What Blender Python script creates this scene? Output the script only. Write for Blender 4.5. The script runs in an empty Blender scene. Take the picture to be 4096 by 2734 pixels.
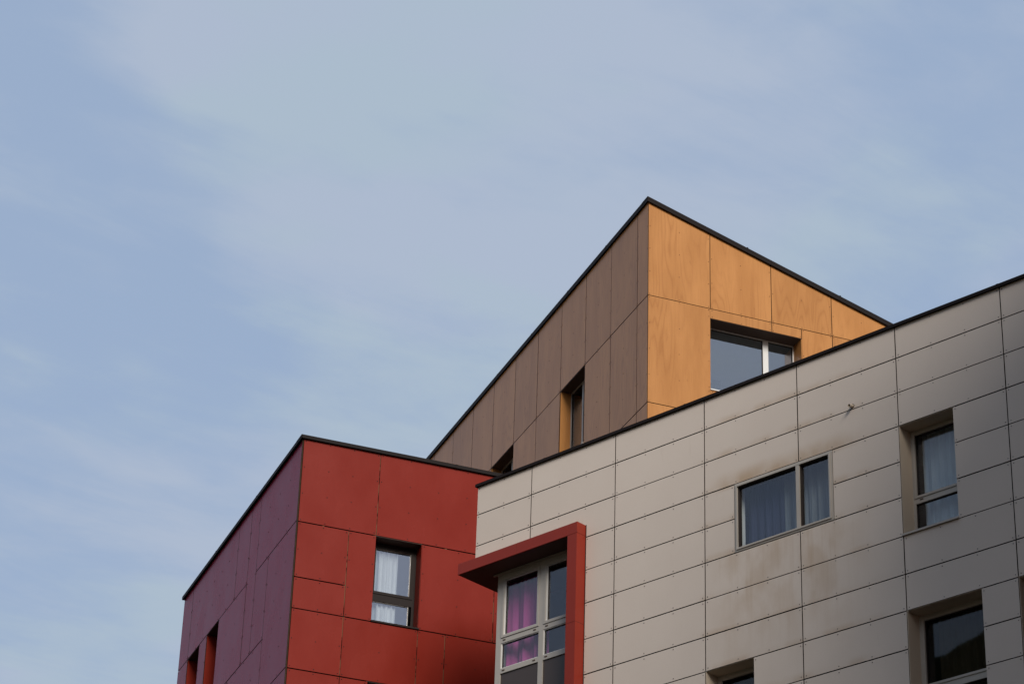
import bpy, bmesh, math, random
from mathutils import Vector, Matrix

R = math.radians
random.seed(7)
scene = bpy.context.scene
col = scene.collection

# ------------------------------------------------------------------ camera
cam_data = bpy.data.cameras.new("camera")
cam = bpy.data.objects.new("camera", cam_data)
col.objects.link(cam)
scene.camera = cam
PITCH, ROLL = R(28.594), R(1.967)
F = Vector((0, math.cos(PITCH), math.sin(PITCH)))
U0 = Vector((0, -math.sin(PITCH), math.cos(PITCH)))
X0 = Vector((1, 0, 0))
RX = math.cos(ROLL) * X0 + math.sin(ROLL) * U0
UY = -math.sin(ROLL) * X0 + math.cos(ROLL) * U0
m = Matrix((RX, UY, -F)).transposed().to_4x4()
m.translation = (0, 0, 1.6)
cam.matrix_world = m
cam_data.sensor_width = 36.0
cam_data.lens = 93.13
cam_data.clip_start = 0.1
cam_data.clip_end = 3000

# ------------------------------------------------------------------ light
SUN_AZ, SUN_EL = R(-75), R(29)
sun_dir = Vector((math.cos(SUN_EL) * math.cos(SUN_AZ), math.cos(SUN_EL) * math.sin(SUN_AZ), math.sin(SUN_EL)))
sd = bpy.data.lights.new("sun", 'SUN')
sd.energy = 3.0
sd.angle = R(26)
sd.color = (1.0, 0.94, 0.86)
sun = bpy.data.objects.new("sun", sd)
col.objects.link(sun)
sun.rotation_euler = (-sun_dir).to_track_quat('-Z', 'Y').to_euler()

world = bpy.data.worlds.new("World")
scene.world = world
world.use_nodes = True
nt = world.node_tree
for n in list(nt.nodes):
    nt.nodes.remove(n)
def N(tree, kind, **kw):
    n = tree.nodes.new(kind)
    for k, v in kw.items():
        setattr(n, k, v)
    return n
def L(tree, a, b):
    tree.links.new(a, b)
def math_node(tree, op, a, b=None, c=None, clamp=False):
    n = tree.nodes.new('ShaderNodeMath'); n.operation = op; n.use_clamp = clamp
    for i, v in enumerate((a, b, c)):
        if v is None: continue
        if isinstance(v, (int, float)): n.inputs[i].default_value = v
        else: tree.links.new(v, n.inputs[i])
    return n.outputs[0]
def maprange(tree, v, a, b, c=0.0, d=1.0, smooth=True):
    n = tree.nodes.new('ShaderNodeMapRange')
    n.interpolation_type = 'SMOOTHSTEP' if smooth else 'LINEAR'
    tree.links.new(v, n.inputs[0])
    for i, x in zip((1, 2, 3, 4), (a, b, c, d)): n.inputs[i].default_value = x
    return n.outputs[0]
def mixc(tree, f, a, b, blend='MIX'):
    n = tree.nodes.new('ShaderNodeMix'); n.data_type = 'RGBA'; n.blend_type = blend
    if isinstance(f, (int, float)): n.inputs[0].default_value = f
    else: tree.links.new(f, n.inputs[0])
    for i, v in ((6, a), (7, b)):
        if isinstance(v, (tuple, list)): n.inputs[i].default_value = (*v, 1) if len(v) == 3 else v
        else: tree.links.new(v, n.inputs[i])
    return n.outputs[2]
def noise(tree, vec, scale, detail=4, rough=0.5, dist=0.0, out=0):
    n = tree.nodes.new('ShaderNodeTexNoise')
    n.inputs['Scale'].default_value = scale; n.inputs['Detail'].default_value = detail
    n.inputs['Roughness'].default_value = rough; n.inputs['Distortion'].default_value = dist
    tree.links.new(vec, n.inputs['Vector'])
    return n.outputs[out]
def mapping(tree, vec, scale=(1, 1, 1), loc=(0, 0, 0), rot=(0, 0, 0)):
    n = tree.nodes.new('ShaderNodeMapping')
    n.inputs['Scale'].default_value = scale; n.inputs['Location'].default_value = loc; n.inputs['Rotation'].default_value = rot
    tree.links.new(vec, n.inputs['Vector'])
    return n.outputs[0]

sky = N(nt, 'ShaderNodeTexSky', sky_type='NISHITA')
sky.sun_disc = False
sky.sun_elevation = SUN_EL
sky.sun_rotation = R(90) - SUN_AZ
sky.air_density = 1.0; sky.dust_density = 2.0; sky.ozone_density = 1.5
tc = N(nt, 'ShaderNodeTexCoord')
sep = N(nt, 'ShaderNodeSeparateXYZ'); L(nt, tc.outputs['Generated'], sep.inputs[0])
zz = math_node(nt, 'MAXIMUM', sep.outputs[2], 0.08)
comb = N(nt, 'ShaderNodeCombineXYZ')
L(nt, math_node(nt, 'DIVIDE', sep.outputs[0], zz), comb.inputs[0])
L(nt, math_node(nt, 'DIVIDE', sep.outputs[1], zz), comb.inputs[1])
cv = comb.outputs[0]
big = noise(nt, mapping(nt, cv, (1, 0.8, 1), (8.4, 6.1, 0)), 1.9, 3, 0.5, 0.5)
wisp = noise(nt, mapping(nt, mapping(nt, cv, (1, 1, 1), (0, 0, 0), (0, 0, -0.62)), (0.75, 1.9, 1), (3.3, 9.2, 0)), 5.0, 9, 0.6, 0.4)
mixf = math_node(nt, 'ADD', math_node(nt, 'MULTIPLY', big, 0.66), math_node(nt, 'MULTIPLY', wisp, 0.34))
# a larger pale cloud bank high up ahead
bank = N(nt, 'ShaderNodeVectorMath', operation='DOT_PRODUCT')
L(nt, tc.outputs['Generated'], bank.inputs[0]); bank.inputs[1].default_value = Vector((-0.012, 0.848, 0.530)).normalized()
bankf = maprange(nt, bank.outputs['Value'], math.cos(R(10.5)), math.cos(R(1.5)))
mixf = math_node(nt, 'ADD', mixf, math_node(nt, 'MULTIPLY', bankf, 0.13))
mixf = math_node(nt, 'ADD', mixf, math_node(nt, 'MULTIPLY', math_node(nt, 'SUBTRACT', noise(nt, mapping(nt, cv, (1, 1, 1), (4, 4, 0)), 11.0, 6, 0.6, 0.3), 0.5), 0.16))
cover = maprange(nt, mixf, 0.42, 0.64)
tint = maprange(nt, noise(nt, mapping(nt, cv, (1, 1, 1), (1.3, 8.2, 0)), 4.0, 3, 0.5, 0.3), 0.4, 0.6)
# thin high cloud: warmer and brighter towards the sun
dotn = N(nt, 'ShaderNodeVectorMath', operation='DOT_PRODUCT')
L(nt, tc.outputs['Generated'], dotn.inputs[0]); dotn.inputs[1].default_value = sun_dir
halo = math_node(nt, 'POWER', math_node(nt, 'MAXIMUM', dotn.outputs['Value'], 0.0), 7.0)
cloud_col = mixc(nt, tint, (4.3, 5.22, 6.1), (4.42, 5.1, 6.3))
clear_col = mixc(nt, 0.86, sky.outputs[0], (3.55, 4.6, 6.4))
skyc = mixc(nt, math_node(nt, 'MULTIPLY', cover, 0.8), clear_col, cloud_col)
hz = math_node(nt, 'SUBTRACT', 1.0, maprange(nt, sep.outputs[2], 0.02, 0.30))
skyc = mixc(nt, math_node(nt, 'MULTIPLY', hz, 0.95), skyc, (7.2, 5.4, 4.3))
halo_c = mixc(nt, 1.0, skyc, mixc(nt, halo, (0, 0, 0), (1.6, 1.4, 1.1)), 'ADD')
bg = N(nt, 'ShaderNodeBackground'); bg.inputs[1].default_value = 0.1
L(nt, halo_c, bg.inputs[0])
wo = N(nt, 'ShaderNodeOutputWorld'); L(nt, bg.outputs[0], wo.inputs[0])

scene.view_settings.view_transform = 'Standard'
scene.view_settings.look = 'None'
scene.view_settings.exposure = 0.0
scene.view_settings.gamma = 1.0
scene.cycles.max_bounces = 8
scene.cycles.transparent_max_bounces = 16
scene.cycles.caustics_reflective = False
scene.cycles.caustics_refractive = False

# ------------------------------------------------------------------ materials
def new_mat(name):
    m = bpy.data.materials.new(name); m.use_nodes = True
    t = m.node_tree
    b = t.nodes['Principled BSDF']
    return m, t, b
def uv_of(t):
    return N(t, 'ShaderNodeUVMap', uv_map='UVMap').outputs[0]
def island(t):
    return N(t, 'ShaderNodeNewGeometry').outputs['Random Per Island']
def shift_uv(t, uv, rnd, k=37.0):
    c = N(t, 'ShaderNodeCombineXYZ')
    L(t, math_node(t, 'MULTIPLY', rnd, k), c.inputs[0]); L(t, math_node(t, 'MULTIPLY', rnd, k * 1.7), c.inputs[1])
    a = N(t, 'ShaderNodeVectorMath', operation='ADD'); L(t, uv, a.inputs[0]); L(t, c.outputs[0], a.inputs[1])
    return a.outputs[0]
def bump(t, b, h, dist=0.002, strength=0.3):
    n = N(t, 'ShaderNodeBump'); n.inputs['Distance'].default_value = dist; n.inputs['Strength'].default_value = strength
    L(t, h, n.inputs['Height']); L(t, n.outputs[0], b.inputs['Normal'])

def panel_mat(name, c, rough=0.4, var=0.06, grain=0.05, spec=0.5):
    """smooth laminate board: faint sheen mottling, faint tone change from board to board"""
    m, t, b = new_mat(name)
    uv = uv_of(t); r = island(t); su = shift_uv(t, uv, r)
    n1 = noise(t, mapping(t, su, (1, 0.55, 1)), 1.6, 4, 0.55)
    n2 = noise(t, mapping(t, su, (14, 1.2, 1)), 3.0, 5, 0.6)
    v = math_node(t, 'ADD', math_node(t, 'MULTIPLY', math_node(t, 'SUBTRACT', n1, 0.5), var * 3.0),
                  math_node(t, 'MULTIPLY', math_node(t, 'SUBTRACT', n2, 0.5), grain * 2.0))
    v = math_node(t, 'ADD', v, math_node(t, 'MULTIPLY', math_node(t, 'SUBTRACT', r, 0.5), var))
    hsv = N(t, 'ShaderNodeHueSaturation'); hsv.inputs['Color'].default_value = (*c, 1)
    L(t, math_node(t, 'ADD', v, 1.0), hsv.inputs['Value'])
    L(t, hsv.outputs[0], b.inputs['Base Color'])
    L(t, math_node(t, 'ADD', math_node(t, 'MULTIPLY', n1, 0.2), rough - 0.1), b.inputs['Roughness'])
    b.inputs['Specular IOR Level'].default_value = spec
    bump(t, b, noise(t, mapping(t, su, (1, 1, 1)), 2.2, 2, 0.5), 0.004, 0.25)
    return m

def wood_mat(name):
    """wood-print laminate: upright grain with cathedral figures, different on every board"""
    m, t, b = new_mat(name)
    uv = uv_of(t); r = island(t); su = shift_uv(t, uv, r, 53.0)
    warp = noise(t, mapping(t, su, (1.0, 0.13, 1)), 1.5, 2, 0.4, 0.15)
    rings = math_node(t, 'FRACT', math_node(t, 'MULTIPLY', warp, 17.0))
    rings = math_node(t, 'ABSOLUTE', math_node(t, 'SUBTRACT', math_node(t, 'MULTIPLY', rings, 2.0), 1.0))
    rings = math_node(t, 'POWER', rings, 3.0)
    fade = maprange(t, noise(t, mapping(t, su, (1, 0.4, 1), (5, 3, 0)), 1.3, 2), 0.36, 0.62, 0.15, 1.0)
    rings = math_node(t, 'MULTIPLY', rings, fade)
    fibre = noise(t, mapping(t, su, (32, 0.7, 1)), 2.6, 5, 0.65)
    fine = noise(t, mapping(t, su, (120, 5, 1)), 2.0, 3, 0.6)
    blotch = noise(t, mapping(t, su, (1, 0.22, 1), (9, 1, 0)), 1.7, 4, 0.55)
    c = mixc(t, maprange(t, blotch, 0.32, 0.68), (0.455, 0.20, 0.060), (0.53, 0.242, 0.078))
    c = mixc(t, math_node(t, 'MULTIPLY', rings, 0.42), c, (0.31, 0.115, 0.03))
    c = mixc(t, maprange(t, fibre, 0.45, 0.8, 0, 0.5), c, (0.32, 0.125, 0.035))
    c = mixc(t, maprange(t, fine, 0.5, 0.8, 0, 0.25), c, (0.33, 0.13, 0.04))
    flecks = maprange(t, noise(t, mapping(t, su, (2.6, 0.9, 1), (2, 7, 0)), 2.2, 4, 0.6), 0.64, 0.74, 0, 0.35)
    c = mixc(t, flecks, c, (0.26, 0.10, 0.03))
    hsv = N(t, 'ShaderNodeHueSaturation'); L(t, c, hsv.inputs['Color'])
    L(t, math_node(t, 'ADD', math_node(t, 'MULTIPLY', r, 0.1), 0.95), hsv.inputs['Value'])
    L(t, hsv.outputs[0], b.inputs['Base Color'])
    b.inputs['Roughness'].default_value = 0.3
    b.inputs['Specular IOR Level'].default_value = 0.2
    bump(t, b, fibre, 0.001, 0.15)
    return m

def white_mat():
    m, t, b = new_mat('ivory_cement_board')
    uv = uv_of(t); r = island(t)
    su = shift_uv(t, uv, r)
    sp = N(t, 'ShaderNodeSeparateXYZ'); L(t, uv, sp.inputs[0])
    s, z = sp.outputs[0], sp.outputs[1]
    c = mixc(t, noise(t, mapping(t, su, (1, 1, 1)), 1.3, 4, 0.55), (0.655, 0.56, 0.48), (0.715, 0.62, 0.535))
    c = mixc(t, maprange(t, noise(t, su, 60, 2, 0.5), 0.3, 0.7, 0, 0.09), c, (0.42, 0.37, 0.32))
    # rain streaks of rusty dirt: strongest under the flush window and above its head, thin elsewhere
    streak = noise(t, mapping(t, uv, (7.0, 0.3, 1)), 1.3, 6, 0.6)
    streak = maprange(t, streak, 0.46, 0.74)
    soft = maprange(t, noise(t, mapping(t, uv, (1.8, 1.2, 1), (4, 2, 0)), 1.3, 3, 0.5), 0.36, 0.66)
    in_s = math_node(t, 'MULTIPLY', maprange(t, s, 4.75, 5.4), math_node(t, 'SUBTRACT', 1.0, maprange(t, s, 6.95, 8.1)))
    below = math_node(t, 'MULTIPLY', math_node(t, 'SUBTRACT', 1.0, maprange(t, z, 17.60, 17.75)), maprange(t, z, 15.4, 17.3))
    above = math_node(t, 'MULTIPLY', maprange(t, z, 18.70, 18.80), math_node(t, 'SUBTRACT', 1.0, maprange(t, z, 18.82, 19.08)))
    k1 = math_node(t, 'MULTIPLY', math_node(t, 'MULTIPLY', in_s, below), math_node(t, 'ADD', math_node(t, 'MULTIPLY', streak, 0.45), math_node(t, 'MULTIPLY', soft, 0.55)))
    k2 = math_node(t, 'MULTIPLY', math_node(t, 'MULTIPLY', in_s, above), math_node(t, 'ADD', math_node(t, 'MULTIPLY', soft, 0.5), 0.4))
    in_s2 = math_node(t, 'MULTIPLY', maprange(t, s, 4.6, 4.9), math_node(t, 'SUBTRACT', 1.0, maprange(t, s, 7.5, 8.3)))
    # dirt held at the lower edge of every board (joints at the given heights)
    edge = None
    for zj in WROWS[1:12]:
        e = math_node(t, 'MULTIPLY', maprange(t, z, zj + 0.0, zj + 0.008), math_node(t, 'SUBTRACT', 1.0, maprange(t, z, zj + 0.01, zj + 0.15)))
        edge = e if edge is None else math_node(t, 'MAXIMUM', edge, e)
    k3 = math_node(t, 'MULTIPLY', math_node(t, 'MULTIPLY', edge, math_node(t, 'ADD', math_node(t, 'MULTIPLY', in_s2, 0.35), 0.03)), math_node(t, 'ADD', math_node(t, 'MULTIPLY', soft, 0.8), 0.2))
    # grime above the red hood
    hood = math_node(t, 'MULTIPLY', math_node(t, 'SUBTRACT', 1.0, maprange(t, z, 19.02, 19.2)), math_node(t, 'SUBTRACT', 1.0, maprange(t, s, 2.2, 2.5)))
    k4 = math_node(t, 'MULTIPLY', hood, math_node(t, 'MULTIPLY', maprange(t, noise(t, mapping(t, uv, (22, 1.2, 1)), 1.3, 4, 0.6), 0.45, 0.75), 0.55))
    k = math_node(t, 'MAXIMUM', math_node(t, 'MULTIPLY', k1, 0.55), math_node(t, 'MAXIMUM', math_node(t, 'MULTIPLY', k2, 0.75), math_node(t, 'MAXIMUM', k3, k4)))
    c = mixc(t, k, c, (0.41, 0.265, 0.14))
    # sparse fine drips anywhere
    d = maprange(t, noise(t, mapping(t, uv, (5.0, 0.6, 1), (11, 5, 0)), 1.5, 6, 0.62), 0.62, 0.8, 0, 0.18)
    c = mixc(t, d, c, (0.42, 0.33, 0.25))
    hsv = N(t, 'ShaderNodeHueSaturation'); L(t, c, hsv.inputs['Color'])
    L(t, math_node(t, 'ADD', math_node(t, 'MULTIPLY', r, 0.04), 0.98), hsv.inputs['Value'])
    L(t, hsv.outputs[0], b.inputs['Base Color'])
    b.inputs['Roughness'].default_value = 0.7
    b.inputs['Specular IOR Level'].default_value = 0.15
    bump(t, b, noise(t, su, 90, 2, 0.5), 0.0006, 0.3)
    return m

def simple_mat(name, c, rough=0.5, metal=0.0, spec=0.5, var=0.12, scale=3.0):
    m, t, b = new_mat(name)
    tcn = N(t, 'ShaderNodeTexCoord')
    n = noise(t, tcn.outputs['Object'], scale, 5, 0.6)
    cc = mixc(t, n, tuple(x * (1 - var) for x in c), tuple(min(1, x * (1 + var)) for x in c))
    L(t, cc, b.inputs['Base Color'])
    L(t, math_node(t, 'ADD', math_node(t, 'MULTIPLY', n, 0.15), rough - 0.07), b.inputs['Roughness'])
    b.inputs['Metallic'].default_value = metal
    b.inputs['Specular IOR Level'].default_value = spec
    return m

def glass_mat(name, base=0.10, tintc=(0.93, 0.96, 0.97), refl=(0.92, 0.93, 1.0)):
    """window pane: coated mirror-like reflection over a see-through tint"""
    m, t, b = new_mat(name)
    t.nodes.remove(b)
    out = t.nodes['Material Output']
    tr = N(t, 'ShaderNodeBsdfTransparent'); tr.inputs[0].default_value = (*tintc, 1)
    gl = N(t, 'ShaderNodeBsdfGlossy'); gl.inputs['Roughness'].default_value = 0.015; gl.inputs[0].default_value = (*refl, 1)
    tcn = N(t, 'ShaderNodeTexCoord')
    bn = N(t, 'ShaderNodeBump'); bn.inputs['Distance'].default_value = 0.002; bn.inputs['Strength'].default_value = 0.15
    L(t, noise(t, tcn.outputs['Object'], 1.1, 1, 0.4), bn.inputs['Height']); L(t, bn.outputs[0], gl.inputs['Normal'])
    fr = N(t, 'ShaderNodeFresnel')
    L(t, maprange(t, N(t, 'ShaderNodeNewGeometry').outputs['Backfacing'], 0, 1, 1.5, 1 / 1.5, False), fr.inputs[0])
    back = N(t, 'ShaderNodeNewGeometry').outputs['Backfacing']
    f = math_node(t, 'ADD', math_node(t, 'MULTIPLY', fr.outputs[0], 0.9), math_node(t, 'MULTIPLY', math_node(t, 'SUBTRACT', 1.0, back), base), clamp=True)
    mx = N(t, 'ShaderNodeMixShader'); L(t, f, mx.inputs[0]); L(t, tr.outputs[0], mx.inputs[1]); L(t, gl.outputs[0], mx.inputs[2])
    L(t, mx.outputs[0], out.inputs[0])
    return m

def cloth_mat(name, c, trans=0.25):
    m, t, b = new_mat(name)
    out = t.nodes['Material Output']
    uv = uv_of(t)
    n = noise(t, mapping(t, uv, (14, 0.6, 1)), 2.0, 4, 0.6)
    cc = mixc(t, n, tuple(x * 0.78 for x in c), tuple(min(1, x * 1.18) for x in c))
    L(t, cc, b.inputs['Base Color']); b.inputs['Roughness'].default_value = 0.9
    b.inputs['Specular IOR Level'].default_value = 0.1
    tl = N(t, 'ShaderNodeBsdfTranslucent'); L(t, cc, tl.inputs[0])
    mx = N(t, 'ShaderNodeMixShader'); mx.inputs[0].default_value = trans
    L(t, b.outputs[0], mx.inputs[1]); L(t, tl.outputs[0], mx.inputs[2]); L(t, mx.outputs[0], out.inputs[0])
    return m

WROWS = [20.390, 19.880, 19.318, 18.784, 18.222, 17.667, 17.068, 16.490, 15.946, 15.385, 14.835, 14.28]
while WROWS[-1] > 1.0:
    WROWS.append(WROWS[-1] - 0.556)
WROWS[-1] = 0.0

M = {}
M['white'] = white_mat()
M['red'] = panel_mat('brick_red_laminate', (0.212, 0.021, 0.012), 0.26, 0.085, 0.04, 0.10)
M['red_shade'] = panel_mat('shade_tinted_red_laminate', (0.30, 0.016, 0.045), 0.26, 0.06, 0.05, 0.05)  # red laminate again, purple cast of the shaded side put into its colour
M['wood'] = wood_mat('honey_wood_laminate')
M['coping'] = simple_mat('dark_coping_metal', (0.013, 0.009, 0.008), 0.6, 0.0, 0.12)
M['backing'] = simple_mat('dark_cavity', (0.02, 0.012, 0.009), 0.9)
M['edge'] = simple_mat('dark_board_core', (0.035, 0.02, 0.013), 0.8, 0, 0.1)
M['concrete'] = simple_mat('rendered_wall', (0.16, 0.145, 0.13), 0.9)
M['shade_wing_render'] = simple_mat('added_wing_render', (0.34, 0.20, 0.14), 0.9)  # surface of the added wing, warm to bounce light onto the pale wall
M['roofing'] = simple_mat('roof_felt', (0.07, 0.068, 0.066), 0.9)
M['batten'] = simple_mat('weathered_batten', (0.10, 0.055, 0.03), 0.9, 0, 0.1, 0.95, 5.0)
_t = M['batten'].node_tree
_n = [n for n in _t.nodes if n.type == 'MIX'][0]
L(_t, maprange(_t, [n for n in _t.nodes if n.type == 'TEX_NOISE'][0].outputs[0], 0.42, 0.56), _n.inputs[0])
M['batten_dark'] = simple_mat('dark_corner_batten', (0.05, 0.032, 0.018), 0.9, 0, 0.1, 0.6, 6.0)
M['head_shade'] = simple_mat('painted_head_shade', (0.09, 0.058, 0.045), 0.6, 0, 0.2)  # shade under window heads and hood, put into the colour
M['rivet'] = simple_mat('rivet_head', (0.03, 0.014, 0.012), 0.7, 0, 0.1)
M['rivet_white'] = simple_mat('rivet_head_grey', (0.16, 0.13, 0.115), 0.5)
M['rivet_wood'] = simple_mat('rivet_head_wood', (0.12, 0.045, 0.015), 0.6, 0, 0.2)
M['redmetal'] = simple_mat('red_painted_metal', (0.25, 0.027, 0.014), 0.33, 0, 0.22, 0.1, 1.6)
M['frame_light'] = simple_mat('pale_grey_window_frame', (0.43, 0.395, 0.35), 0.4, 0, 0.5, 0.08)
M['frame_ivory'] = simple_mat('ivory_window_frame', (0.44, 0.395, 0.34), 0.45, 0, 0.5, 0.12)
M['frame_dark'] = simple_mat('brown_window_frame', (0.016, 0.010, 0.008), 0.5, 0, 0.15)
M['frame_white'] = simple_mat('white_window_frame', (0.72, 0.71, 0.68), 0.4, 0, 0.5, 0.05)
M['reveal'] = panel_mat('beige_reveal_board', (0.52, 0.43, 0.33), 0.5, 0.04, 0.02, 0.3)
M['spandrel'] = simple_mat('taupe_spandrel', (0.062, 0.045, 0.038), 0.35, 0, 0.5, 0.06)
M['slot'] = simple_mat('drain_slot', (0.09, 0.055, 0.035), 0.6)
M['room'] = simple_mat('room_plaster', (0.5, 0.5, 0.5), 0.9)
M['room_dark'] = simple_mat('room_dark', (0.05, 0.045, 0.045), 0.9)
M['glass'] = glass_mat('glazing', 0.02)
M['glass_coated'] = glass_mat('coated_glazing', 0.27)
M['glass_dim'] = glass_mat('dim_glazing', -0.02, (0.75, 0.76, 0.74))
M['c_pink'] = cloth_mat('pink_curtain_cloth', (0.60, 0.11, 0.33), 0.2)
M['c_white'] = cloth_mat('white_curtain_cloth', (0.92, 0.92, 0.90), 0.2)
M['c_blue'] = cloth_mat('blue_grey_net', (0.62, 0.67, 0.69), 0.3)
M['c_navy'] = cloth_mat('navy_curtain_cloth', (0.045, 0.05, 0.095), 0.2)
M['c_grey'] = cloth_mat('grey_net', (0.30, 0.32, 0.33), 0.3)
M['c_brown'] = cloth_mat('brown_curtain_cloth', (0.10, 0.075, 0.05), 0.1)
M['pipe'] = simple_mat('pale_plastic', (0.50, 0.42, 0.33), 0.4)

# ------------------------------------------------------------------ geometry helpers
class Facade:
    """a vertical plane: s along the wall, p outward, z up"""
    def __init__(self, x, y, ang, nang, unit=1.0):
        self.k = unit; self.o = Vector((x, y, 0)); self.d = Vector((math.cos(ang), math.sin(ang), 0)); self.n = Vector((math.cos(nang), math.sin(nang), 0))
    def w(self, s, p, z):
        zz = 1.6 + (z - 1.6) * self.k if z > 1.6 else z
        return self.o + self.d * s * self.k + self.n * p * self.k + Vector((0, 0, zz))

class MB:
    def __init__(self, fac):
        self.f = fac; self.v = []; self.faces = []; self.uv = []; self.mi = []; self.mats = []
    def slot(self, mat):
        if mat not in self.mats: self.mats.append(mat)
        return self.mats.index(mat)
    def prism(self, poly, p0, p1, mat, edge=None):
        """polygon of (s,z) extruded from depth p0 to p1"""
        b = len(self.v); n = len(poly); k = self.slot(mat); ke = self.slot(edge) if edge else k
        for p in (p0, p1):
            for s, z in poly: self.v.append(self.f.w(s, p, z))
        self.faces.append([b + i for i in range(n)]); self.uv.append([(s, z) for s, z in poly]); self.mi.append(k)
        self.faces.append([b + n + i for i in reversed(range(n))]); self.uv.append([(s, z) for s, z in reversed(poly)]); self.mi.append(k)
        for i in range(n):
            j = (i + 1) % n
            self.faces.append([b + i, b + j, b + n + j, b + n + i])
            (s0, z0), (s1, z1) = poly[i], poly[j]
            if abs(s1 - s0) > abs(z1 - z0): q = [(s0, p0), (s1, p0), (s1, p1), (s0, p1)]
            else: q = [(p0, z0), (p0, z1), (p1, z1), (p1, z0)]
            self.uv.append(q); self.mi.append(ke)
    def box(self, s0, s1, p0, p1, z0, z1, mat, edge=None):
        self.prism([(s0, z0), (s1, z0), (s1, z1), (s0, z1)], p0, p1, mat, edge)
    def disc(self, s, z, p0, p1, r, mat, n=6):
        self.prism([(s + r * math.cos(i * 2 * math.pi / n), z + r * math.sin(i * 2 * math.pi / n)) for i in range(n)], p0, p1, mat)
    def grid(self, fn, ns, nz, mat, uvfn):
        b = len(self.v); k = self.slot(mat)
        for j in range(nz + 1):
            for i in range(ns + 1): self.v.append(self.f.w(*fn(i / ns, j / nz)))
        for j in range(nz):
            for i in range(ns):
                a = b + j * (ns + 1) + i
                self.faces.append([a, a + 1, a + ns + 2, a + ns + 1])
                self.uv.append([uvfn(i / ns, j / nz), uvfn((i + 1) / ns, j / nz), uvfn((i + 1) / ns, (j + 1) / nz), uvfn(i / ns, (j + 1) / nz)])
                self.mi.append(k)
    def build(self, name, parent, smooth=False, bevel=0.0):
        """one mesh object; its vertices are relative to the parent thing's base"""
        base = parent['_b']; base = Vector(base)
        # origin of every part = centre of its lower edge
        me = bpy.data.meshes.new(name)
        c = Vector((sum(v.x for v in self.v), sum(v.y for v in self.v), 0)) / len(self.v)
        c.z = min(v.z for v in self.v)
        me.from_pydata([v - c for v in self.v], [], self.faces)
        ul = me.uv_layers.new(name='UVMap')
        for poly, uvs, k in zip(me.polygons, self.uv, self.mi):
            poly.material_index = k; poly.use_smooth = smooth
            for li, u in zip(poly.loop_indices, uvs): ul.data[li].uv = u
        for mt in self.mats: me.materials.append(M[mt])
        bm = bmesh.new(); bm.from_mesh(me); bmesh.ops.recalc_face_normals(bm, faces=bm.faces); bm.to_mesh(me); bm.free()
        o = bpy.data.objects.new(name, me); col.objects.link(o)
        o.parent = parent; o.location = c - base
        o['_b'] = tuple(c)
        if bevel:
            bv = o.modifiers.new('bevel', 'BEVEL'); bv.width = bevel; bv.segments = 2; bv.limit_method = 'ANGLE'
        return o

def thing(name, label, cat, loc):
    o = bpy.data.objects.new(name, None); col.objects.link(o)
    o.location = loc; o['label'] = label; o['category'] = cat; o['_b'] = tuple(loc)
    o.empty_display_size = 1.0
    return o

def subtract(rect, holes):
    out = [rect]
    for h in holes:
        nxt = []
        for (a, b, c, d) in out:
            ha, hb, hc, hd = max(a, h[0]), min(b, h[1]), max(c, h[2]), min(d, h[3])
            if ha >= hb - 1e-6 or hc >= hd - 1e-6: nxt.append((a, b, c, d)); continue
            if ha > a + .02: nxt.append((a, ha, c, d))
            if hb < b - .02: nxt.append((hb, b, c, d))
            if hc > c + .02: nxt.append((ha, hb, c, hc))
            if hd < d - .02: nxt.append((ha, hb, hd, d))
        out = nxt
    return out

def rivets(mb, s0, s1, z0, z1, mat, cols, rows, inset=0.04, r=0.0085, inside=None):
    for i in range(cols + 1):
        for j in range(rows + 1):
            s = s0 + inset + (s1 - s0 - 2 * inset) * i / cols
            z = z0 + inset + (z1 - z0 - 2 * inset) * j / rows
            if inside and not inside(s, z): continue
            mb.disc(s + random.uniform(-.004, .004), z + random.uniform(-.004, .004), -0.001, 0.0035, r, mat)

def curtain(fac, parent, s0, s1, z0, z1, p, folds, mat, amp=0.035, spread=0.0, seed=1):
    rg = random.Random(seed)
    ph = [rg.uniform(0, 6.28) for _ in range(4)]
    def fn(u, v):
        t = u + spread * (1 - v) * math.sin(u * 3.0 + ph[3]) * 0.15
        a = math.sin(t * folds * 6.283 + ph[0] + 0.5 * math.sin(v * 2.2 + ph[1])) + 0.45 * math.sin(t * folds * 15.1 + ph[2] + v)
        return (s0 + (s1 - s0) * t, p + amp * a * (0.75 + 0.25 * (1 - v)), z0 + (z1 - z0) * v)
    mb = MB(fac)
    mb.grid(fn, max(24, int(folds * 14)), 10, mat, lambda u, v: (s0 + (s1 - s0) * u, z0 + (z1 - z0) * v))
    return mb.build('curtain', parent, smooth=True)

def frame_bars(mb, mat, s0, s1, z0, z1, p, bw, t=0.06, mull=(), trans=()):
    """outer frame with mullions (s0,s1) and transoms (z0,z1)"""
    mb.box(s0, s0 + bw, p - t, p, z0, z1, mat); mb.box(s1 - bw, s1, p - t, p, z0, z1, mat)
    mb.box(s0 + bw, s1 - bw, p - t, p, z1 - bw, z1, mat); mb.box(s0 + bw, s1 - bw, p - t, p, z0, z0 + bw, mat)
    ss = [s0 + bw] + [x for m_ in mull for x in m_] + [s1 - bw]
    for a, b in mull: mb.box(a, b, p - t, p, z0 + bw, z1 - bw, mat)
    for a, b in trans:
        for i in range(0, len(ss), 2): mb.box(ss[i], ss[i + 1], p - t, p, a, b, mat)
def ring(mb, mat, s0, s1, z0, z1, p0, p1, w):
    mb.box(s0, s0 + w, p0, p1, z0, z1, mat); mb.box(s1 - w, s1, p0, p1, z0, z1, mat)
    mb.box(s0 + w, s1 - w, p0, p1, z1 - w, z1, mat); mb.box(s0 + w, s1 - w, p0, p1, z0, z0 + w, mat)
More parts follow.
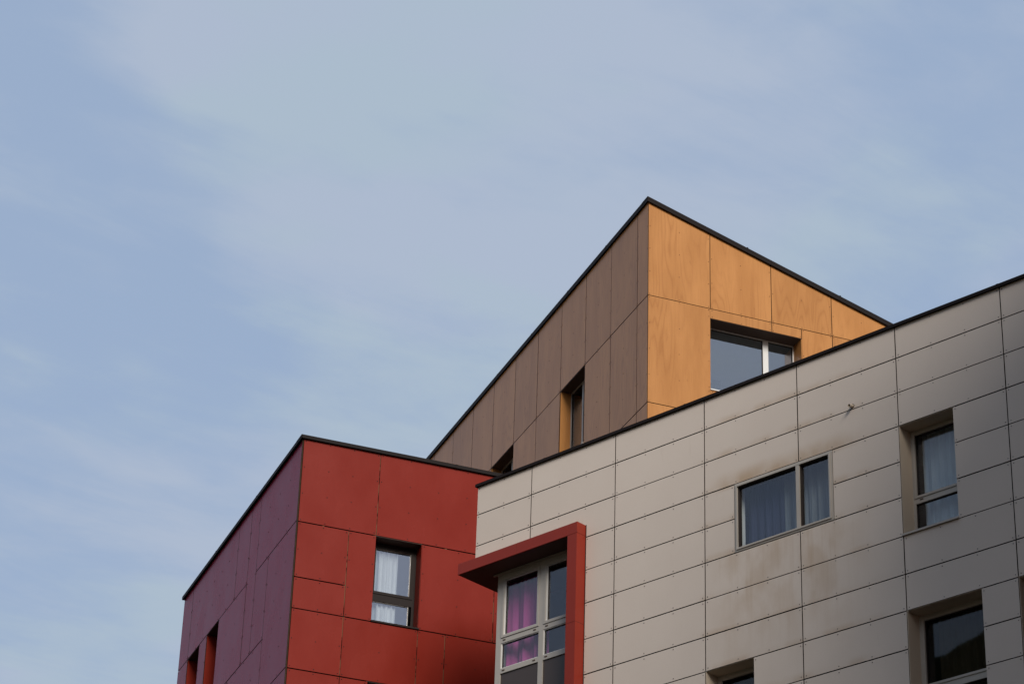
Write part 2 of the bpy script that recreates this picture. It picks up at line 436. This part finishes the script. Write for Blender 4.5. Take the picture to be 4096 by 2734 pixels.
def pane(fac, parent, s0, s1, z0, z1, p, mat):
    mb = MB(fac); mb.box(s0, s1, p - 0.012, p, z0, z1, mat)
    return mb.build('pane', parent)
def reveal(fac, parent, s0, s1, z0, z1, dep, mat, sill='frame_light', sillout=0.03):
    mb = MB(fac)
    mb.box(s0 - .018, s0 + .004, -dep, -.013, z0 + .03, z1 - .004, mat)
    mb.box(s1 - .004, s1 + .018, -dep, -.013, z0 + .03, z1 - .004, mat)
    mb.box(s0 - .018, s1 + .018, -dep, -.013, z1 - .0035, z1 + .018, mat if mat == 'reveal' else 'head_shade')  # head lining outside the ivory block carries painted shade
    o = mb.build('reveal', parent)
    mb = MB(fac)
    mb.prism([(s0 - .01, z0 - .002), (s1 + .01, z0 - .002), (s1 + .01, z0 + .026), (s0 - .01, z0 + .026)], -dep, sillout, sill)
    mb.build('sill', parent)
    return o
def room(fac, parent, s0, s1, z0, z1, p, mat, depth=3.0):
    """the room behind the window: floor, ceiling, walls"""
    mb = MB(fac); t = .05
    a, b, c, d = s0 - .6, s1 + .6, z0 - .8, z1 + .25
    mb.box(a - t, a, p - depth, p, c, d, mat); mb.box(b, b + t, p - depth, p, c, d, mat)
    mb.box(a - t, b + t, p - depth, p, c - t, c, mat); mb.box(a - t, b + t, p - depth, p, d, d + t, mat)
    mb.box(a - t, b + t, p - depth - t, p - depth, c - t, d + t, mat)
    return mb.build('interior', parent)

AW, AO, AB = R(135.763), R(20.493), R(110.493)
FW = Facade(-0.4752, 39.5, AW - math.pi, AW + math.pi / 2)
FWS = Facade(-0.4752, 39.5, AW - math.pi / 2, AW)            # left return of the ivory block
RED_UNIT = 0.945                                            # storey height of the red block relative to the drawing below
FR = Facade(-3.6037, 41.7690, AO, AO - math.pi / 2, RED_UNIT)
FP = Facade(-3.6037, 41.7690, AB, AB + math.pi / 2, RED_UNIT)
FO = Facade(3.1793, 54.5, AO, AO - math.pi / 2)
FB = Facade(3.1793, 54.5, AB, AB + math.pi / 2)

# ------------------------------------------------------------------ ground
gm, t, b = new_mat('dark_paving')
tcn = N(t, 'ShaderNodeTexCoord')
L(t, mixc(t, noise(t, tcn.outputs['Object'], 0.6, 8, 0.6), (0.022, 0.019, 0.017), (0.036, 0.031, 0.027)), b.inputs['Base Color'])
b.inputs['Roughness'].default_value = 0.9
me = bpy.data.meshes.new('ground')
me.from_pydata([(-700, -700, 0), (700, -700, 0), (700, 700, 0), (-700, 700, 0)], [], [(0, 1, 2, 3)])
me.materials.append(gm)
g = bpy.data.objects.new('ground', me); col.objects.link(g); g['kind'] = 'structure'

# ------------------------------------------------------------------ wooded hillside across the street (mirrored in the lower windows)
from mathutils import noise as mnoise
hm, t, b = new_mat('wooded_slope')
tcn = N(t, 'ShaderNodeTexCoord')
L(t, mixc(t, noise(t, tcn.outputs['Object'], 0.5, 8, 0.65), (0.018, 0.026, 0.010), (0.06, 0.062, 0.028)), b.inputs['Base Color'])
b.inputs['Roughness'].default_value = 0.95
b.inputs['Specular IOR Level'].default_value = 0.05
HX, HY, ST = 95, 150, 1.0
hv, hf = [], []
for j in range(HY + 1):
    for i in range(HX + 1):
        x = -30 - i * ST; y = 62 - j * ST
        ridge = 36.5 + (38 - y) * 0.32 if y < 38 else 36.5 - (y - 38) * 1.2
        ridge = min(56, max(4, ridge))
        k = min(1, max(0, (-32 - x) / 28.0)); k = k * k * (3 - 2 * k)
        v3 = Vector((x * 0.09, y * 0.09, 0))
        crowns = 1.0 - abs(mnoise.noise(Vector((x * 0.33, y * 0.33, 3.0)))) * 2.2
        hgt = ridge * k + (mnoise.noise(v3) * 2.5 + crowns * 1.1 + mnoise.noise(Vector((x * 0.9, y * 0.9, 7))) * 0.45) * min(1, k * 3)
        edge = min(1, j / 6, (HY - j) / 25, (HX - i) / 20)
        hv.append((x, y, max(-0.3, hgt * max(0, edge)) - 0.2))
for j in range(HY):
    for i in range(HX):
        a = j * (HX + 1) + i
        hf.append((a, a + HX + 1, a + HX + 2, a + 1))
me = bpy.data.meshes.new('hills'); me.from_pydata(hv, [], hf); me.materials.append(hm)
g = bpy.data.objects.new('hills', me); col.objects.link(g); g['kind'] = 'structure'

# ================================================================== ivory block
wb = thing('apartment_block', 'ivory block of long pale boards with a red hooded corner window, nearest of the blocks', 'building', (FW.w(0, 0, 0)))
WEND = 15.65
W_OPEN = {'flush': (5.405, 7.222, 17.667, 18.784), 'tall': (8.41, 9.335, 17.068, 18.784), 'low': (8.41, 9.637, 14.28, 15.946),
          'small': (4.83, 5.723, 14.28, 15.946), 'edge': (10.225, 11.45, 14.28, 15.946)}
BAY = (-1, 2.41, -1, 18.99)
holes = list(W_OPEN.values())
mb = MB(FW)
js = [0, 1.217, 3.02, 4.828, 6.613, 8.41, 10.225, 12.03, 13.84, 15.65]
G = 0.0082
for i in range(len(js) - 1):
    for k in range(len(WROWS) - 1):
        if i == 1 and WROWS[k] > 18.99 > WROWS[k + 1]:
            # the board that is notched round the corner of the hood
            a, b_, c, d = js[1] + G, js[2] - G, WROWS[k + 1] + G, WROWS[k] - G
            mb.prism([(a, 18.992), (2.432, 18.992), (2.432, c), (b_, c), (b_, d), (a, d)], -.012, 0, 'white', 'edge')
            rivets(mb, a, b_, c, d, 'rivet_white', 3, 1, 0.036, 0.0085, lambda s, z: z > 19.0 or s > 2.45)
            continue
        for (a, b_, c, d) in subtract((js[i], js[i + 1], WROWS[k + 1], WROWS[k]), holes + [BAY]):
            dz = random.uniform(-.002, .002); pr = random.uniform(-.0015, .0015)
            a2 = a + (G if a > 0.01 and a not in (9.335, 9.637, 5.723) else 0.001); b2 = b_ - (G if abs(b_ - 2.41) > .01 else 0)
            mb.box(a2, b2, -.012, pr, c + G + dz, d - G + dz, 'white', 'edge')
            if c > 12:
                n = max(1, round((b_ - a) / 0.6))
                rivets(mb, a2, b2, c + G, d - G, 'rivet_white', n, 1, 0.036, 0.0085)
mb.build('cladding', wb)
# structural shell
mb = MB(FW)
for (a, b_, c, d) in subtract((0, WEND, 0, 20.36), holes + [(-1, 2.3, -1, 18.9)]):
    mb.box(a, b_, -.24, -.03, c, d, 'backing')
mb.box(.02, WEND, -7.8, -.245, 20.1, 20.3, 'roofing')
mb.box(.02, WEND, -8.0, -7.8, 0, 20.36, 'concrete')
mb.box(.36, WEND, -7.79, -.27, 18.82, 18.98, 'concrete')
mb.box(.02, .2, -7.79, -.245, 18.99, 20.09, 'concrete')
mb.box(.36, .40, -7.79, -.30, 0, 18.815, 'concrete')
mb.build('wall', wb)
# board on the left return wall
mb = MB(FW)
mb.box(0.0, .018, -7.99, -.014, 19.0, 20.39, 'white')
mb.box(.342, .358, -7.99, -.30, 0.0, 18.795, 'white')
mb.build('return_cladding', wb)
# coping
mb = MB(FW)
mb.box(-.03, WEND, -.30, .042, 20.398, 20.428, 'coping')
mb.box(-.03, WEND, .026, .042, 20.380, 20.398, 'coping')
mb.box(-.03, -.01, -8.0, .025, 20.380, 20.398, 'coping'); mb.box(-.03, .3, -8.0, -.30, 20.398, 20.428, 'coping')
for s in (1.5, 4.45, 7.35, 10.2, 13.1): mb.box(s, s + .03, -.303, .0445, 20.378, 20.4315, 'coping')
mb.build('coping', wb)

# --- red hooded corner window
mb = MB(FW)
mb.box(-.19, 1.108, -1.3, .20, 18.80, 18.99, 'redmetal')
mb.box(1.112, 2.21, -1.3, .20, 18.80, 18.99, 'redmetal')
mb.box(2.2105, 2.414, -.26, .20, 18.803, 18.99, 'redmetal')
mb.box(1.106, 1.114, -1.29, .198, 18.803, 18.988, 'backing')
mb.box(-.17, 2.20, -1.28, .18, 18.794, 18.7995, 'head_shade')  # hood underside, its shade painted as a dark layer
hood = mb.build('window_hood', wb, bevel=0.004)
zt = 18.80
mb = MB(FW)
while zt > 0:
    zb = max(0, (17.312 if zt > 18 else zt - 2.8))
    mb.box(2.212, 2.414, -.26, .20, zb + .003, zt, 'redmetal')
    zt = zb
mb.box(2.214, 2.412, -.255, .196, 0, 18.79, 'backing')
mb.box(2.414, 2.43, -.2, .004, 0, 18.995, 'backing')
mb.build('fin', wb, bevel=0.004)

def bay_window(ztop, first):
    mb = MB(FW); p = -.20; fm = 'frame_light'
    o_ = ztop - 18.81
    z = lambda v: v + o_
    mb.box(.26, 2.21, p, p + .035, z(18.765), z(18.79), fm)       # head profile
    mb.box(.34, .452, p - .07, p, z(16.05), z(18.80), fm)
    mb.box(2.12, 2.21, p - .07, p, z(16.05), z(18.80), fm)
    mb.box(1.272, 1.368, p - .07, p + .002, z(16.05), z(18.80), fm)
    for a, b_ in ((.452, 1.272), (1.368, 2.12)):
        mb.box(a, b_, p - .07, p, z(17.573), z(17.655), fm)
        mb.box(a, b_, p - .07, p, z(17.058), z(17.14), fm)
        mb.box(a, b_, p - .07, p, z(18.70), z(18.80), fm)
        mb.box(a, b_, p - .07, p, z(16.05), z(16.14), fm)
        ring(mb, fm, a + .005, b_ - .004, z(17.66), z(18.695), p - .05, p + .012, .042)
        ring(mb, 'frame_white', a + .047, b_ - .046, z(17.702), z(18.653), p - .06, p - .004, .012)
        ring(mb, 'backing', a + .059, b_ - .058, z(17.714), z(18.641), p - .06, p - .03, .012)
        ring(mb, 'frame_white', a, b_, z(17.14), z(17.573), p - .06, p - .01, .012)
        ring(mb, 'backing', a + .012, b_ - .012, z(17.152), z(17.561), p - .06, p - .03, .010)
        for q in (a + .045, b_ - .115):
            for zz_ in (17.61, 17.095): mb.box(q, q + .055, p, p + .008, z(zz_), z(zz_) + .016, 'slot')
        mb.box(a, b_, p - .05, p - .02, z(16.14), z(17.058), 'spandrel')
    w = mb.build('window', wb, bevel=0)
    w['label'] = 'pale framed corner window with pink curtains under the red hood' if first else 'pale framed corner window below the hooded one'
    pm = MB(FW)
    for a, b_ in ((.5, 1.237), (1.415, 2.08)): pm.box(a, b_, p - .045, p - .035, z(17.70), z(18.66), 'glass')
    for a, b_ in ((.452, 1.272), (1.368, 2.12)): pm.box(a, b_, p - .045, p - .035, z(17.14), z(17.573), 'glass')
    pm.build('pane', w)
    if first:
        curtain(FW, w, .43, 1.30, z(17.0), z(18.68), p - .21, 2.9, 'c_pink', .04, 0.5, 3)
        mb = MB(FW); mb.box(.93, 1.10, p - .16, p - .08, z(17.14), z(17.19), 'frame_white'); mb.box(.95, 1.03, p - .15, p - .09, z(17.19), z(17.215), 'c_pink')
        mb.build('folded_paper', w)
    mb = MB(FW)
    mb.box(.34, .36, p - .30, p - .07, z(16.05), z(18.8), fm)
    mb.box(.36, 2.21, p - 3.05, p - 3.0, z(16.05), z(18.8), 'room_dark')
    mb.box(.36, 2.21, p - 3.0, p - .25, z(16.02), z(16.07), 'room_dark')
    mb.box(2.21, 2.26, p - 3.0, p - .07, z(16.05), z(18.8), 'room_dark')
    mb.build('interior', w)
for i in range(7):
    zt = 18.81 - 2.76 * i
    if zt - 2.76 > -1: bay_window(zt, i == 0)

# --- flush wide window
s0, s1, z0, z1 = W_OPEN['flush']
mb = MB(FW)
ring(mb, 'frame_ivory', s0 + .003, s1 - .003, z0 + .004, z1 - .004, -.08, .006, .03)
ring(mb, 'frame_ivory', s0 + .033, s1 - .033, z0 + .034, z1 - .034, -.08, .022, .026)
mb.box(6.566, 6.628, -.08, .02, z0 + .06, z1 - .06, 'frame_ivory')
ring(mb, 'backing', 5.464, 6.566, z0 + .06, z1 - .06, -.08, -.005, .012)
ring(mb, 'backing', 6.628, 7.163, z0 + .06, z1 - .06, -.08, -.005, .012)
w = mb.build('window', wb); w['label'] = 'wide flush two light window with dark curtains and rust stains below'
pm = MB(FW); pm.box(5.476, 6.554, -.05, -.04, z0 + .07, z1 - .07, 'glass'); pm.box(6.64, 7.151, -.05, -.04, z0 + .07, z1 - .07, 'glass'); pm.build('pane', w)
curtain(FW, w, 5.43, 6.12, z0 - .2, z1 + .03, -.29, 5, 'c_navy', .03, 0.3, 5)
curtain(FW, w, 6.08, 7.30, z0 - .2, z1 + .03, -.31, 8, 'c_grey', .035, 0.2, 6)
mb = MB(FW)
mb.box(s0 - .02, s0 + .004, -.24, -.085, z0, z1, 'frame_white'); mb.box(s0 + .004, s1, -.24, -.085, z1 - .004, z1 + .02, 'room'); mb.box(s1 - .004, s1 + .02, -.24, -.085, z0, z1 - .005, 'room')
mb.build('reveal', w)
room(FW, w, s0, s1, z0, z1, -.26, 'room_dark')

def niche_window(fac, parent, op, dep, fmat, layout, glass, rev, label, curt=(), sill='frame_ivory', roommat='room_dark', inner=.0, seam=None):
    s0, s1, z0, z1 = op
    bw = layout['bw']; p = -dep
    mb = MB(fac)
    frame_bars(mb, fmat, s0 + .002, s1 - .002, z0 + .001, z1 - .002, p, bw, .06, layout.get('mull', ()), layout.get('trans', ()))
    # casement sashes
    for (a, b_, c, d) in layout.get('sash', ()):
        ring(mb, fmat, a, b_, c, d, p - .05, p + .012, layout.get('sw', .035))
    for (a, b_, c, d) in layout['glass']:
        ring(mb, layout.get('gasket', 'backing'), a, b_, c, d, p - .055, p - .015, .010)
    for (a, zq) in layout.get('slots', ()): mb.box(a, a + .055, p, p + .009, zq, zq + .015, 'slot')
    w = mb.build('window', parent); w['label'] = label
    pm = MB(fac)
    for (a, b_, c, d) in layout['glass']: pm.box(a, b_, p - .045, p - .035, c, d, glass)
    pm.build('pane', w)
    for cu in curt: curtain(fac, w, *cu)
    reveal(fac, w, s0, s1, z0, z1, dep, rev, sill)
    room(fac, w, s0, s1, z0, z1, p - .07, roommat)
    return w

niche_window(FW, wb, W_OPEN['tall'], .27, 'frame_ivory',
    dict(bw=.045, trans=((17.64, 17.72),), sash=((8.447, 9.298, 17.722, 18.745),), sw=.036, glass=((8.483, 9.262, 17.758, 18.71), (8.455, 9.29, 17.11, 17.64)), slots=((8.53, 17.685),)),
    'glass', 'reveal', 'narrow recessed window with pale blue net curtains', [(8.50, 9.6, 16.9, 18.85, -.45, 7, 'c_blue', .03, 0.3, 11)])
niche_window(FW, wb, W_OPEN['low'], .27, 'frame_ivory',
    dict(bw=.05, trans=((14.80, 14.89),), sash=((8.462, 9.585, 14.892, 15.896),), sw=.036, glass=((8.498, 9.549, 14.93, 15.86), (8.46, 9.587, 14.33, 14.80))),
    'glass_dim', 'reveal', 'recessed window near the lower right with dark brown curtain', [(8.60, 9.9, 14.0, 16.0, -.45, 8, 'c_brown', .03, 0.2, 12)])
niche_window(FW, wb, W_OPEN['small'], .27, 'frame_ivory',
    dict(bw=.05, trans=((14.80, 14.89),), sash=((4.882, 5.671, 14.892, 15.896),), sw=.036, glass=((4.918, 5.635, 14.93, 15.86), (4.88, 5.673, 14.33, 14.80))),
    'glass_dim', 'reveal', 'recessed window cut off by the bottom of the picture, dark red room')
niche_window(FW, wb, W_OPEN['edge'], .27, 'frame_ivory',
    dict(bw=.05, trans=((14.80, 14.89),), glass=((10.275, 11.4, 14.93, 15.89), (10.275, 11.4, 14.33, 14.80))),
    'glass_dim', 'reveal', 'recessed window cut off by the right edge of the picture')

# overflow spout
def tube(fac, parent, name, s, z, p0, p1, r, ri, mat, droop=0.0):
    mb = MB(fac); n = 20; k = mb.slot(mat)
    ringsv = []
    for (p, rr) in ((p0, r), (p1, r), (p1, ri), (p0, ri)):
        b0 = len(mb.v)
        for i in range(n):
            a = i * 2 * math.pi / n
            mb.v.append(fac.w(s + rr * math.cos(a), p, z + rr * math.sin(a) - droop * (p - p0)))
        ringsv.append(b0)
    for q in range(4):
        a0, b0 = ringsv[q], ringsv[(q + 1) % 4]
        for i in range(n):
            j = (i + 1) % n
            mb.faces.append([a0 + i, a0 + j, b0 + j, b0 + i]); mb.uv.append([(0, 0)] * 4); mb.mi.append(k)
    return mb.build(name, parent, smooth=False)
sp_ = tube(FW, wb, 'drain_spout', 7.615, 19.385, -.05, .085, .027, .020, 'pipe', .28)
mb = MB(FW); mb.disc(7.615, 19.371, .0005, .003, .034, 'backing', 20); mb.build('seal', sp_)

# unseen wing added past the right end to shade the pale wall
mb = MB(FW)
mb.box(WEND + .0, WEND + 9, -8.0, 6.7, 0, 24.3, 'shade_wing_render')
mb.build('added_shade_wing', wb)

# ================================================================== red block
rb = thing('apartment_block', 'red panelled block with one side looking purple and a brown framed window', 'building', (FR.w(0, 0, 0)))
ROW = 2.858
RED_OPEN = [(1.523, 2.428, 20.11 - ROW * i, 21.815 - ROW * i) for i in range(7)]
def facade_panels(fac, rects, mat, gh, gv, rmat, step_s, step_z, zmin_r, top=None, holes=(), rr=.011):
    mb = MB(fac)
    for (a, b_, c, d) in rects:
        for (a1, b1, c1, d1) in subtract((a, b_, c, d), holes):
            pr = random.uniform(-.002, .002)
            aa, bb, cc = a1 + gv / 2, b1 - gv / 2, c1 + gh / 2
            t0 = t1 = d1 - gh / 2
            if top and d1 > 33: t0, t1 = top(aa), top(bb)
            mb.prism([(aa, cc), (bb, cc), (bb, t1), (aa, t0)], -.012, pr, mat, 'edge')
            if c1 > zmin_r:
                rivets(mb, aa, bb, cc, max(t0, t1), rmat, max(1, round((b1 - a1) / step_s)), max(1, round((max(t0, t1) - c1) / step_z)), .035, rr,
                       (lambda s, z: z < top(s) - .03) if top and d1 > 33 else None)
    return mb
rects = [(0.012, 1.523, 21.815, 23.50), (1.523, 3.885, 21.815, 23.50), (3.885, 7, 21.815, 23.50),
         (0.012, .995, 20.72, 21.815), (0.012, .995, 20.11, 20.72), (.995, 1.523, 20.11, 21.815), (2.428, 3.885, 20.11, 21.815), (3.885, 7, 20.11, 21.815),
         (0.012, .995, 18.955, 20.11), (.995, 2.428, 18.955, 20.11), (2.428, 2.96, 18.955, 20.11), (2.96, 5.3, 18.955, 20.11), (5.3, 7, 18.955, 20.11)]
z = 18.955
while z > 1:
    for a, b_ in ((0.012, .995), (.995, 1.523), (2.428, 3.885), (3.885, 7)): rects.append((a, b_, z - 1.705, z))
    z2 = max(0, z - ROW)
    for a, b_ in ((0.012, .995), (.995, 2.428), (2.428, 3.885), (3.885, 7)): rects.append((a, b_, z2, z - 1.705))
    z = z2
rects = [(a, b_, max(0, c), d) for a, b_, c, d in rects if d > 0.1]
mb = facade_panels(FR, rects, 'red', .022, .014, 'rivet', .6, .57, 16.5)
for s, za, zb in ((1.523, 21.83, 23.49), (.995, 18.97, 21.80), (.995, 17.3, 18.94), (2.428, 18.97, 20.09), (2.96, 18.97, 20.09), (3.885, 20.13, 21.80), (3.885, 21.83, 23.49)):
    mb.box(s - .03, s + .03, -.03, -.0145, za, zb, 'batten')
mb.box(-.010, .010, -.03, -.008, .1, 23.49, 'batten_dark')
for s, zq in ((.5, 21.815), (1.49, 21.815), (2.46, 21.815), (2.9, 21.815), (3.4, 21.815), (3.2, 20.11), (.45, 20.72), (4.05, 21.815)):
    mb.box(s - .022, s + .022, -.03, -.011, zq - .006, zq + .007, 'batten')
mb.build('red_cladding', rb)
P_OPEN = [(5.241, 6.129, 20.15 - ROW * i, 21.853 - ROW * i) for i in range(7)] + [(6.70, 7.612, 20.15 - ROW * i, 21.853 - ROW * i) for i in range(7)]
rects = [(0, 2.672, 21.853, 23.50), (2.672, 3.295, 20.165, 23.50), (3.295, 4.183, 21.853, 23.50), (4.183, 7.63, 21.853, 23.50), (7.63, 8.385, 21.853, 23.50),
         (0, 1.818, 18.985, 21.853), (1.818, 2.672, 20.165, 21.853), (3.295, 5.241, 20.165, 21.853), (6.129, 6.70, 20.165, 21.853), (7.612, 8.385, 20.165, 21.853),
         (1.818, 4.2, 18.985, 20.165), (4.2, 5.241, 18.985, 20.165), (5.241, 6.129, 18.985, 20.165), (6.129, 6.7, 18.985, 20.165), (6.70, 8.385, 18.985, 20.165)]
z = 18.985
while z > 1:
    z2 = max(0, z - ROW)
    for a, b_ in ((0, 1.3), (1.3, 2.672), (2.672, 4.2), (4.2, 5.241), (5.241, 6.129), (6.129, 6.7), (6.7, 7.612), (7.612, 8.385)): rects.append((a, b_, z2, z))
    z = z2
mb = facade_panels(FP, rects, 'red_shade', .022, .020, 'rivet', .6, .57, 16.5, holes=P_OPEN)
mb.build('purple_side_cladding', rb)['label'] = 'side wall of upright red boards, coloured purple as in shade'
# shell
mb = MB(FR)
for (a, b_, c, d) in subtract((.06, 7, 0, 23.46), RED_OPEN): mb.box(a, b_, -.24, -.032, c, d, 'backing')
mb.f = FP
for (a, b_, c, d) in subtract((.06, 8.385, 0, 23.46), P_OPEN): mb.box(a, b_, -.24, -.032, c, d, 'backing')
mb.f = FR
mb.box(.25, 6.7, -8.1, -.25, 23.2, 23.35, 'roofing')
mb.box(6.75, 7.0, -8.38, -.25, 0, 23.46, 'concrete'); mb.box(.26, 6.74, -8.38, -8.12, 0, 23.46, 'concrete')
mb.build('wall', rb)
mb = MB(FR)
mb.box(-.055, 7.0, -.30, .05, 23.525, 23.560, 'coping'); mb.box(-.055, 7.0, .032, .05, 23.49, 23.525, 'coping')
mb.f = FP
mb.box(.06, 8.43, -.30, .05, 23.527, 23.562, 'coping'); mb.box(-.05, 8.43, .032, .05, 23.49, 23.525, 'coping')
mb.box(8.385, 8.43, -.9, .031, 23.49, 23.525, 'coping')
mb.f = FR
for s in (3.0, 5.8): mb.box(s, s + .04, -.303, .054, 23.488, 23.564, 'coping')
mb.f = FP
for s in (2.9, 5.8): mb.box(s, s + .04, -.303, .054, 23.488, 23.564, 'coping')
mb.build('coping', rb)
for i, op in enumerate(RED_OPEN):
    s0, s1, z0, z1 = op
    if z0 < 0: continue
    tz0, tz1 = z0 + .54, z0 + .68
    niche_window(FR, rb, op, .28, 'frame_dark',
        dict(bw=.055, trans=((tz0, tz1),), sash=((s0 + .057, s1 - .057, tz1 + .002, z1 - .057),), sw=.05, gasket='frame_light',
             glass=((s0 + .107, s1 - .107, tz1 + .05, z1 - .107), (s0 + .06, s1 - .11, z0 + .06, tz0))),
        'glass_coated', 'red', 'brown framed window with white curtain in the red wall' if i == 0 else 'brown framed window of a lower storey in the red wall',
        [(1.72, 2.09, z0 - .1, z1 + .02, -.375, 4, 'c_white', .022, 0.2, 21 + i), (1.48, 1.74, z0 - .1, z1 + .02, -.44, 5, 'c_blue', .02, 0.1, 41 + i)] if i < 2 else (), sill='frame_dark', roommat='room')
for i, op in enumerate(P_OPEN):
    s0, s1, z0, z1 = op
    if z0 < 10: continue
    niche_window(FP, rb, op, .30, 'frame_dark', dict(bw=.055, trans=((z0 + .54, z0 + .64),), glass=((s0 + .055, s1 - .055, z0 + .64, z1 - .055), (s0 + .055, s1 - .055, z0 + .055, z0 + .54))),
        'glass', 'red', 'narrow slot window in the purple looking side, %s' % ('nearer the red corner' if s0 < 6 else 'nearer the far end'), sill='frame_dark')

# ================================================================== wood block
ob = thing('apartment_block', 'tallest block with honey wood panels, brown looking side and sloping roof edge', 'building', (FO.w(0, 0, 0)))
TOP = lambda u: 35.285 - .303 * u
PW = 1.628
OROW = 2.85
O_OPEN = [(1.625, 4.05, 30.52 - OROW * i, 32.44 - OROW * i) for i in range(10)]
us = [PW * i for i in range(7)]
rects = []
for i in range(6): rects.append((us[i], us[i + 1], 32.705, 35.3))
z = 32.705
while z > 1:
    z2 = max(0, z - OROW)
    rects.append((us[0], us[1], z2, z)); rects.append((4.055, us[3], z2, z))
    rects += [(us[1], us[2], z - .265, z), (us[2], 4.055, z - .265, z)]
    rects += [(us[1], us[2], z2, z - .265), (us[2], 4.055, z2, z - .265)]
    for i in range(3, 6): rects.append((us[i], us[i + 1], z2, z))
    z = z2
mb = facade_panels(FO, [(a, b_, max(c, 0), d) for a, b_, c, d in rects if d > .2], 'wood', .018, .018, 'rivet_wood', .82, .72, 28, TOP, O_OPEN, .011)
mb.build('wood_cladding', ob)
BP = 1.6155
B_OPEN = [(3.852 , 5.45, 30.52 - OROW * i, 32.70 - OROW * i) for i in range(10)] + [(8.70, 10.335, 30.52 - OROW * i, 32.70 - OROW * i) for i in range(10)]
bu = [0, .628, 2.232, 3.852, 5.465, 7.095, 8.71, 10.33, 11.945, 13.54, 15.16, 16.78]
rects = [(bu[i], bu[i + 1], 32.702, 35.285) for i in range(11)]
z = 32.702
while z > 1:
    z2 = max(0, z - OROW)
    for i in range(11): rects.append((bu[i], bu[i + 1], z2, z))
    z = z2
mb = facade_panels(FB, rects, 'wood', .026, .024, 'rivet_wood', .82, .72, 28, None, B_OPEN, .012)
mb.build('brown_side_cladding', ob)['label'] = 'side wall of boards that look grey brown'
mb = MB(FO)
for (a, b_, c, d) in subtract((.06, 9.76, 0, 32.2), O_OPEN): mb.box(a, b_, -.24, -.032, c, d, 'backing')
for a, b_, zb in ((.06, 1.625, 32.2), (1.625, 4.05, 32.44), (4.05, 9.76, 32.2)):
    mb.prism([(a, zb), (b_, zb), (b_, TOP(b_) - .03), (a, TOP(a) - .03)], -.24, -.032, 'backing')
mb.f = FB
for (a, b_, c, d) in subtract((.06, 16.78, 0, 35.26), B_OPEN): mb.box(a, b_, -.24, -.032, c, d, 'backing')
mb.f = FO
mb.prism([(.06, TOP(.06) - .2), (9.7, TOP(9.7) - .2), (9.7, TOP(9.7) - .02), (.06, TOP(.06) - .02)], -16.7, -.25, 'roofing')
mb.box(9.5, 9.75, -16.5, -.25, 0, TOP(9.75) - .22, 'concrete')
mb.prism([(.06, 0), (9.45, 0), (9.45, TOP(9.45) - .22), (.06, TOP(.06) - .22)], -16.78, -16.55, 'concrete')
mb.build('wall', ob)
mb = MB(FO)
T2 = lambda u, d: TOP(u) + d
mb.prism([(-.05, T2(0, .02)), (9.8, T2(9.85, .02)), (9.8, T2(9.85, .118)), (-.05, T2(0, .118))], -.30, .06, 'coping')
mb.prism([(-.05, T2(0, -.012)), (9.8, T2(9.85, -.012)), (9.8, T2(9.85, .02)), (-.05, T2(0, .02))], .042, .06, 'coping')
for s in (2.6, 5.1, 7.6): mb.prism([(s, T2(s, -.015)), (s + .03, T2(s + .03, -.015)), (s + .03, T2(s + .03, .121)), (s, T2(s, .121))], -.303, .0625, 'coping')
mb.f = FB
mb.box(.06, 16.8, -.30, .05, 35.308, 35.395, 'coping'); mb.box(-.04, 16.8, .035, .05, 35.27, 35.308, 'coping')
for s in (2.5, 5.0, 7.5, 10, 12.5): mb.box(s, s + .03, -.303, .054, 35.265, 35.403, 'coping')
mb.build('coping', ob)
for i, op in enumerate(O_OPEN):
    s0, s1, z0, z1 = op
    if i > 1: continue
    niche_window(FO, ob, op, .42, 'frame_white',
        dict(bw=.032, mull=((3.215, 3.36),), trans=(), gasket='backing',
             glass=((s0 + .034, 3.215, z0 + .26, z1 - .034), (3.36, s1 - .034, z0 + .034, z1 - .034))),
        'glass_coated', 'wood', 'wide window with a white mullion in the wood wall' if i == 0 else 'wide window of the storey below in the wood wall', sill='frame_white', roommat='room')
for i, op in enumerate(B_OPEN):
    s0, s1, z0, z1 = op
    if z0 < 26: continue
    niche_window(FB, ob, op, .29, 'frame_light', dict(bw=.05, mull=(((s0 + s1) / 2 - .04, (s0 + s1) / 2 + .04),), glass=((s0 + .05, (s0 + s1) / 2 - .04, z0 + .05, z1 - .05), ((s0 + s1) / 2 + .04, s1 - .05, z0 + .05, z1 - .05))),
        'glass', 'wood', 'deep slot window in the brown looking side, %s' % ('nearer the wood corner' if s0 < 6 else 'where it meets the roof edges'), sill='frame_light')

for o in scene.objects:
    if '_b' in o: del o['_b']
